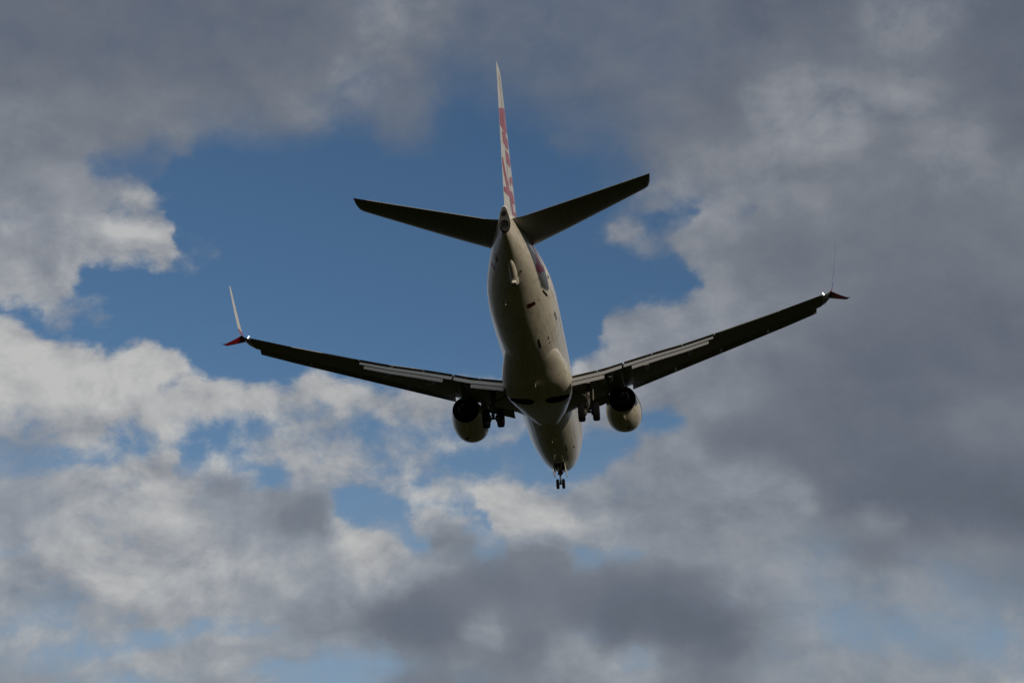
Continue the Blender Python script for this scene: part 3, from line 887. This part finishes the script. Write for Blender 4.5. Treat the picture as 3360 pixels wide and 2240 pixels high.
    slab(bm, [o + ax * 1.3 + Vector((sg * .16, 0, -1.075)), o + ax * 1.3 + Vector((sg * .34, 0, -1.04)), o + ax * 1.48 + Vector((sg * .34, 0, -1.035)), o + ax * 1.48 + Vector((sg * .16, 0, -1.07))], .03)
    link('cowl_vent', bm, BLACK, nac)

# ------------------------------------------------------------------ tail
# fin: z -> s_le, s_te
FIN = [(1.55, 31.2, 37.38), (2.3, 31.75, 37.60), (9.06, 36.93, 38.93), (9.30, 37.25, 38.95)]
def fin_ht(s, z):
    a, b = lerp(FIN, z)
    x = min(1, max(0, (s - a) / (b - a)))
    t = lerp([(1.5, .088), (9.3, .08)], z)[0]
    return (b - a) * (5 * t * (.2969 * math.sqrt(x) - .126 * x - .3516 * x**2 + .2843 * x**3 - .1030 * x**4) + .0006)
def fring(z, x0, x1, n=16):
    a, b = lerp(FIN, z)
    t = lerp([(1.5, .088), (9.3, .08)], z)[0]
    return [V(q * (b - a), a + x * (b - a), z + (.0 if z < 9.1 else 0)) for x, q in foil(t, 0, x0, x1, n)]
bm = bmesh.new()
zs = [1.55, 1.9, 2.3, 3.2, 4.2, 5.2, 6.2, 7.2, 8.2, 9.06, 9.25]
loft(bm, [fring(z, 0, 1) for z in zs])
fin = link('tail_fin', bm, WHITE, plane, 40)
# dorsal fillet
bm = bmesh.new()
rings = []
for k in range(9):
    t = k / 8
    s = 27.6 + t * 5.0
    h = 2.0 + .05 + 1.25 * t**1.6
    w_ = .05 + .16 * t
    rings.append([V(x * w_, s, 1.85 + (h - 1.85) * q) for x, q in ((1.6, 0), (.9, .5), (.45, .85), (0, 1), (-.45, .85), (-.9, .5), (-1.6, 0))])
loft(bm, rings)
link('dorsal_fin', bm, WHITE, fin, 50)

# tailplanes
for sg in (1, -1):
    bm = bmesh.new()
    T = [(.25, 33.30, 37.42, 1.18), (.95, 33.92, 37.52, 1.24), (3.0, 35.27, 38.16, 1.47), (5.0, 36.62, 38.79, 1.72), (6.9, 37.93, 39.37, 1.95), (7.06, 38.12, 39.43, 1.97), (7.15, 38.52, 39.455, 1.985)]
    rings = []
    for y, a, b, z in T:
        t = .09 if y < 7.1 else .05
        rings.append([V(sg * y, a + x * (b - a), z + .02 * (1 - x) + q * (b - a)) for x, q in foil(t, -.006, 0, 1, 14)])
    loft(bm, rings)
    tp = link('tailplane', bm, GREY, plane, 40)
    bm = bmesh.new()
    rings = []
    for y in (1.0, 4.0, 6.5):
        _, a, b, z = [None] + lerp(T, y)
        ch = b - a
        rings.append([V(sg * y, a + .72 * ch, z - .035 * ch), V(sg * y, b + .012, z - .012), V(sg * y, b + .012, z + .01), V(sg * y, a + .72 * ch, z + .03 * ch)])
    loft(bm, rings)
    link('elevator', bm, GREY, tp, 30)
    for y in (6.35, 5.8):
        b = lerp(T, y)
        bm = bmesh.new()
        tube(bm, V(sg * y, b[1], b[2]), V(sg * y, b[1] + .16, b[2]), .006, .003, 6)
        link('static_wick', bm, BLACK, tp)

# ------------------------------------------------------------------ landing gear
def wheel(bm, c, r, w_, hub):
    ax = Vector((1, 0, 0))
    pr = [(-.36, .52), (-.46, .66), (-.5, .80), (-.47, .91), (-.38, .97), (-.2, 1), (0, 1.0), (.2, 1), (.38, .97), (.47, .91), (.5, .80), (.46, .66), (.36, .52)]
    lathe(bm, [(a * w_, b * r) for a, b in pr], c, ax, 36, 0)
    pr = [(-.36, .52), (-.30, .46), (-.22, .30), (-.3, .18), (-.3, .001)]
    lathe(bm, [(a * w_, b * r) for a, b in pr], c, ax, 28, 1)
    lathe(bm, [(-a * w_, b * r) for a, b in pr], c, ax, 28, 1)
    return bm

for sg in (1, -1):
    top = V(sg * 2.86, 19.45, -.95)
    axle = V(sg * 2.86, 19.67, -3.20)
    bm = bmesh.new()
    tube(bm, top, axle + Vector((0, .09, 1.05)), .15, .13)
    tube(bm, axle + Vector((0, .09, 1.1)), axle, .085, .09)
    tube(bm, axle + Vector((-.55, 0, 0)), axle + Vector((.55, 0, 0)), .075, .075)
    for dx in (-.2, .2):
        lathe(bm, [(-.06, .2), (.06, .2)], axle + Vector((dx, 0, 0)), Vector((1, 0, 0)), 20, cap=True)
    # torque links behind the leg
    k = axle + Vector((0, -.42, .52))
    for dx in (-.07, .07):
        tube(bm, axle + Vector((dx, -.05, .08)), k, .03)
        tube(bm, k, axle + Vector((dx, 0, 1.02)), .03)
    gear = link('main_landing_gear', bm, STEEL, plane)
    bm = bmesh.new()
    tube(bm, axle + Vector((0, .07, .95)), V(sg * 1.75, 19.6, -1.6), .06, .07)
    tube(bm, axle + Vector((0, .05, 1.25)), V(sg * 2.86, 18.3, -1.35), .05, .06)
    link('side_brace', bm, STEEL, gear)
    bm = bmesh.new()
    for pts in (((.06, 0, .2), (.1, .15, 1.0), (.16, .18, 1.9)), ((-.1, -.1, .1), (-.14, -.12, 1.2), (-.12, 0, 2.0))):
        for a, b in zip(pts, pts[1:]): tube(bm, axle + Vector(a), axle + Vector(b), .014)
    link('brake_hose', bm, SEAL, gear)
    for dx in (-.432, .432):
        bm = bmesh.new()
        wheel(bm, axle + Vector((dx, 0, 0)), .565, .41, 0)
        link('wheel', bm, [TYRE, STEEL], gear, 30)
    # leg door on the outboard side
    bm = bmesh.new()
    slab(bm, [V(sg * 3.22, 19.05, -1.30), V(sg * 3.16, 19.15, -2.35), V(sg * 3.16, 19.75, -2.45), V(sg * 3.22, 20.0, -1.30)], .04)
    link('gear_door', bm, GREY, gear)
    bm = bmesh.new()
    slab(bm, [V(sg * 3.55, 19.2, -1.02), V(sg * 3.95, 19.3, -1.45), V(sg * 3.98, 19.9, -1.40), V(sg * 3.58, 20.1, -.98)], .03)
    link('gear_door', bm, GREY, gear)

axle = V(0, 4.08, -3.23)
bm = bmesh.new()
tube(bm, V(0, 3.75, -1.6), V(0, 3.98, -2.62), .10, .09)
tube(bm, V(0, 3.98, -2.6), axle, .06, .065)
tube(bm, axle + Vector((-.24, 0, 0)), axle + Vector((.24, 0, 0)), .05)
tube(bm, V(-.18, 3.9, -2.42), V(.18, 3.9, -2.42), .09)
k = V(0, 4.38, -2.85)
for dx in (-.05, .05):
    tube(bm, V(dx, 4.12, -3.15), k, .022)
    tube(bm, k, V(dx, 4.03, -2.6), .022)
ngear = link('nose_landing_gear', bm, STEEL, plane)
bm = bmesh.new()
for dx in (-.1, .1): tube(bm, V(dx, 3.95, -2.4), V(dx * 1.5, 5.0, -1.9), .035)
link('drag_brace', bm, STEEL, ngear)
for dx in (-.2, .2):
    bm = bmesh.new()
    wheel(bm, axle + Vector((dx, 0, 0)), .345, .2, 0)
    link('wheel', bm, [TYRE, STEEL], ngear, 30)
bm = bmesh.new()
for dx in (-.12, .12): lathe(bm, [(-.06, .02), (-.05, .07), (.04, .085), (.05, .001)], V(dx, 3.78, -2.35), Vector((0, 1, 0)), 16)
link('taxi_light', bm, GLASS, ngear)
for sg in (1, -1):
    bm = bmesh.new()
    slab(bm, [V(sg * .40, 2.55, -1.86), V(sg * .44, 2.7, -2.42), V(sg * .44, 4.2, -2.62), V(sg * .44, 4.75, -2.5), V(sg * .40, 4.85, -1.95)], .03)
    link('nose_gear_door', bm, WHITE, ngear)
# nose wheel well, cut into the fuselage
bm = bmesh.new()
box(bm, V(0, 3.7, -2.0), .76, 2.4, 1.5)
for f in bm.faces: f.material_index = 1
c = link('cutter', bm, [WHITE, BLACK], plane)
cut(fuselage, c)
#DETAILS
# ------------------------------------------------------------------ markings and small fittings
def fin_fn(s, z, lift): return V(fin_ht(s, z) + lift, s, z)
def fus_fn(a, s, lift): return fus_pt(math.radians(a), s, lift)
LETTERS = [
    [(38.46, 6.84), (36.80, 7.74), (36.60, 7.46), (38.03, 6.66), (37.40, 6.66), (36.60, 7.08), (36.05, 6.80), (36.80, 6.20), (38.29, 5.98)],
    [(37.80, 5.92), (36.93, 6.20), (35.95, 6.22), (36.05, 5.72), (36.54, 5.55), (37.60, 5.38)],
    [(37.05, 5.24), (36.16, 5.50), (35.15, 5.46), (35.75, 4.88), (36.88, 4.68)],
    [(37.90, 4.40), (37.71, 4.45), (37.34, 4.12), (36.78, 3.76), (36.17, 3.47), (35.47, 3.30), (34.93, 2.57), (35.42, 2.33), (35.92, 2.95), (36.39, 3.10), (37.07, 3.28), (37.55, 3.62), (37.86, 3.98)],
    [(37.67, 2.88), (37.09, 3.11), (36.19, 3.40), (35.43, 3.68), (35.09, 3.75), (34.57, 3.68), (34.45, 3.40), (35.17, 3.18), (35.89, 3.15), (36.57, 2.91), (37.58, 2.64)],
    [(35.98, 4.17), (35.62, 4.45), (35.22, 4.63), (34.74, 4.54), (34.60, 4.30), (35.10, 4.36), (35.50, 4.16), (35.66, 3.86), (35.90, 3.90)],
    [(34.68, 2.92), (34.08, 3.12), (33.80, 3.00), (34.72, 2.64)]]
for k, q in enumerate(LETTERS):
    decal('lettering', q, FINRED, fin, fin_fn, 8, .006 + .002 * k)
# rudder hinge line and the narrow gap at the fin's foot
for x in (.70,):
    bm = bmesh.new()
    rings = []
    for z in (2.4, 4, 6, 8, 8.9):
        a, b = lerp(FIN, z)
        s = a + x * (b - a)
        rings.append([fin_fn(s - .02, z, .003), fin_fn(s - .02, z, .008), fin_fn(s + .02, z, .008), fin_fn(s + .02, z, .003)])
    loft(bm, rings)
    link('rudder_gap', bm, SEAL, fin, 180)
STROKE = mat('shade_lifted_red_paint', (.62, .02, .06), .35, 0, .5)  # same red, its colour brightened to show inside the tailplane's shadow
decal('red_stroke', [(24, 34.60), (15, 34.0), (3, 33.72), (-4, 33.40), (-4, 33.15), (5, 32.80), (-4, 32.55), (-15, 32.98), (-23, 33.05), (-28, 33.45), (-25, 33.82), (-14, 33.85), (-6, 34.14), (5, 34.42), (17, 34.80)], STROKE, fuselage, fus_fn, 6)
decal('red_stroke', [(-152.1, 35.42), (-142.2, 35.44), (-134.3, 35.11), (-137.3, 34.85), (-147.1, 34.87), (-154.3, 35.06)], RED, fuselage, fus_fn, 6)
decal('red_stroke', [(-162.2, 34.33), (-151.2, 34.43), (-141.3, 34.18), (-144.3, 33.99), (-156.1, 34.05), (-164, 34.06)], RED, fuselage, fus_fn, 6)
decal('service_panel', [(-76, 31.56), (-60.8, 31.62), (-59.6, 31.32), (-75.3, 31.22)], mat('dark_red_border', (.10, .012, .012), .6), fuselage, fus_fn, 5, .006)
decal('panel_face', [(-73, 31.46), (-63, 31.50), (-62.2, 31.42), (-72.5, 31.34)], BLACK, fuselage, fus_fn, 4, .010)
def blot(name, q, m=BLACK): decal(name, q, m, fuselage, fus_fn, 4, .007)
blot('drain_hole', [(-52.4, 31.46), (-51.2, 31.57), (-50, 31.50), (-51, 31.40)])
blot('valve_door', [(-38.6, 31.92), (-34.7, 31.94), (-29.3, 31.24), (-33.3, 31.22)])
blot('static_port', [(-2.7, 32.14), (1.3, 31.97), (-1.6, 31.75), (-5.4, 31.89)], SEAL)
blot('access_slot', [(-70.1, 28.22), (-67.4, 28.15), (-66.7, 27.11), (-69.8, 27.21)])
blot('access_slot', [(-67.9, 8.71), (-65.6, 8.59), (-65.5, 7.38), (-67.9, 7.41)])
blot('drain_hole', [(-51.3, 27.86), (-49.3, 27.8), (-50.2, 27.49), (-51.9, 27.55)])
blot('drain_hole', [(-48.4, 27.11), (-47.5, 27.0), (-51.8, 27.02), (-52.6, 27.14)])
blot('drain_hole', [(-51.2, 7.26), (-47.1, 7.2), (-46.7, 6.96), (-51, 6.98)])
blot('drain_hole', [(-94.6, 5.9), (-92, 5.9), (-92, 5.72), (-94.6, 5.72)])
blot('registration_mark', [(-22.7, 29.32), (-20.1, 28.83), (-19.9, 28.19), (-24.7, 28.31), (-26, 28.9), (-27.9, 29.21)], PALE)
# cargo door and access panel joints: thin dark outlines on the belly skin
def joint(name, a0, a1, s0, s1, wd=.012):
    for q in ([(a0, s0), (a1, s0), (a1, s0 + wd), (a0, s0 + wd)], [(a0, s1), (a1, s1), (a1, s1 + wd), (a0, s1 + wd)],
              [(a0, s0), (a0 + wd * 30, s0), (a0 + wd * 30, s1), (a0, s1)], [(a1, s0), (a1 + wd * 30, s0), (a1 + wd * 30, s1), (a1, s1)]):
        yield q
def outline(name, a0, a1, s0, s1):
    bm = bmesh.new()
    for q in joint(name, a0, a1, s0, s1):
        n = 10
        for i in range(n):
            # a narrow strip following the skin
            (x0, y0), (x1, y1), (x2, y2), (x3, y3) = q
            t0, t1 = i / n, (i + 1) / n
            if abs(x1 - x0) > abs(y2 - y1) * 4:
                pts = [(x0 + (x1 - x0) * t0, y0), (x0 + (x1 - x0) * t1, y0), (x0 + (x1 - x0) * t1, y2), (x0 + (x1 - x0) * t0, y2)]
            else:
                pts = [(x0, y0 + (y2 - y0) * t0), (x1, y0 + (y2 - y0) * t0), (x1, y0 + (y2 - y0) * t1), (x0, y0 + (y2 - y0) * t1)]
            bm.faces.new([bm.verts.new(fus_fn(x, y, .005)) for x, y in pts])
    link(name, bm, SEAL, fuselage, 180)
outline('cargo_door', -42, -12, 26.6, 27.9)
outline('cargo_door', -42, -12, 8.6, 9.9)
outline('access_panel', -100, -80, 29.6, 30.4)
outline('access_panel', -112, -98, 9.6, 10.6)
outline('service_door', -14, 38, 30.3, 31.25)
# blade antennas, drain masts, beacon
def mast(name, a, s, h, ln, m=WHITE, tilt=.25, par=fuselage):
    p, q = fus_pt(math.radians(a), s), fus_pt(math.radians(a), s, h)
    n = (q - p)
    t = Vector((0, -1, 0))
    sd = n.cross(t).normalized() * .03
    bm = bmesh.new()
    loft(bm, [[p - n * .3 + t * ln * .5, p - n * .3 + sd, p - n * .3 - t * ln * .5, p - n * .3 - sd],
              [q + t * (ln * .35 + tilt * h), q + sd * .5 + t * tilt * h, q - t * ln * .2 + t * tilt * h, q - sd * .5 + t * tilt * h]])
    link(name, bm, m, par)
mast('drain_mast', -111.9, 31.8, .22, .25)
mast('drain_mast', -116.4, 25.3, .2, .28)
mast('blade_antenna', -92, 7.53, .26, .36)
mast('blade_antenna', -90, 10.6, .24, .34)
mast('blade_antenna', -68.3, 34.37, .12, .2, SEAL)
bm = bmesh.new()
loft(bm, [[V(-.03, 22.8, -2.3), V(0, 22.7, -2.3), V(.03, 22.8, -2.3), V(0, 23.15, -2.2)], [V(-.015, 23.0, -2.62), V(0, 22.95, -2.62), V(.015, 23.0, -2.62), V(0, 23.2, -2.6)]])
link('blade_antenna', bm, WHITE, fairing)
# tail skid: a long blister with a blunt front and a white shoe
bm = bmesh.new()
rings = []
for s, hw, h in ((35.45, .03, .0), (35.3, .10, .07), (35.0, .16, .12), (34.5, .20, .17), (34.0, .22, .20), (33.65, .23, .20), (33.5, .22, .16)):
    c = fus_pt(-PI / 2, s)
    rings.append([c + Vector((hw * math.cos(PI * k / 12), 0, .04 - (h + .04) * math.sin(PI * k / 12))) for k in range(13)])
loft(bm, rings)
skid = link('tail_skid', bm, WHITE, fuselage, 40)
c = fus_pt(-PI / 2, 33.85)
bm = bmesh.new()
box(bm, c + Vector((.0, 0, -.23)), .22, .34, .12, bev=.02)
link('skid_shoe', bm, mat('bright_white_paint', (.82, .82, .80), .4), fuselage)
bm = bmesh.new()
box(bm, fus_pt(-PI / 2, 33.5) + Vector((0, 0, -.08)), .30, .12, .16, bev=.02)
link('skid_housing', bm, SEAL, fuselage)
# ------------------------------------------------------------------ ground
bm = bmesh.new()
N, S = 60, 24000
for r0, r1 in ((0, 60), (60, 400), (400, 3000), (3000, S)):
    for k in range(N):
        a, b = 2 * PI * k / N, 2 * PI * (k + 1) / N
        q = [Vector((math.cos(t) * r, math.sin(t) * r, 0)) for t, r in ((a, r0), (a, r1), (b, r1), (b, r0))]
        if r0 == 0: q = q[1:] if False else [q[0], q[1], q[2]]
        bm.faces.new([bm.verts.new(p) for p in q])
g = link('ground', bm, mat('grass_ground', (.03, .035, .012), .95, spec=.04), None, 180)
n = g.data.materials[0].node_tree
tc = n.nodes.new('ShaderNodeTexCoord')
nz = n.nodes.new('ShaderNodeTexNoise')
nz.inputs['Scale'].default_value = .03
nz.inputs['Detail'].default_value = 8
n.links.new(tc.outputs['Object'], nz.inputs['Vector'])
cr = n.nodes.new('ShaderNodeValToRGB')
cr.color_ramp.elements[0].color = (.0085, .0095, .0014, 1)
cr.color_ramp.elements[0].position = .35
cr.color_ramp.elements[1].color = (.0195, .020, .0035, 1)
cr.color_ramp.elements[1].position = .7
n.links.new(nz.outputs[0], cr.inputs[0])
n.links.new(cr.outputs[0], n.nodes['Principled BSDF'].inputs['Base Color'])
g['kind'] = 'structure'
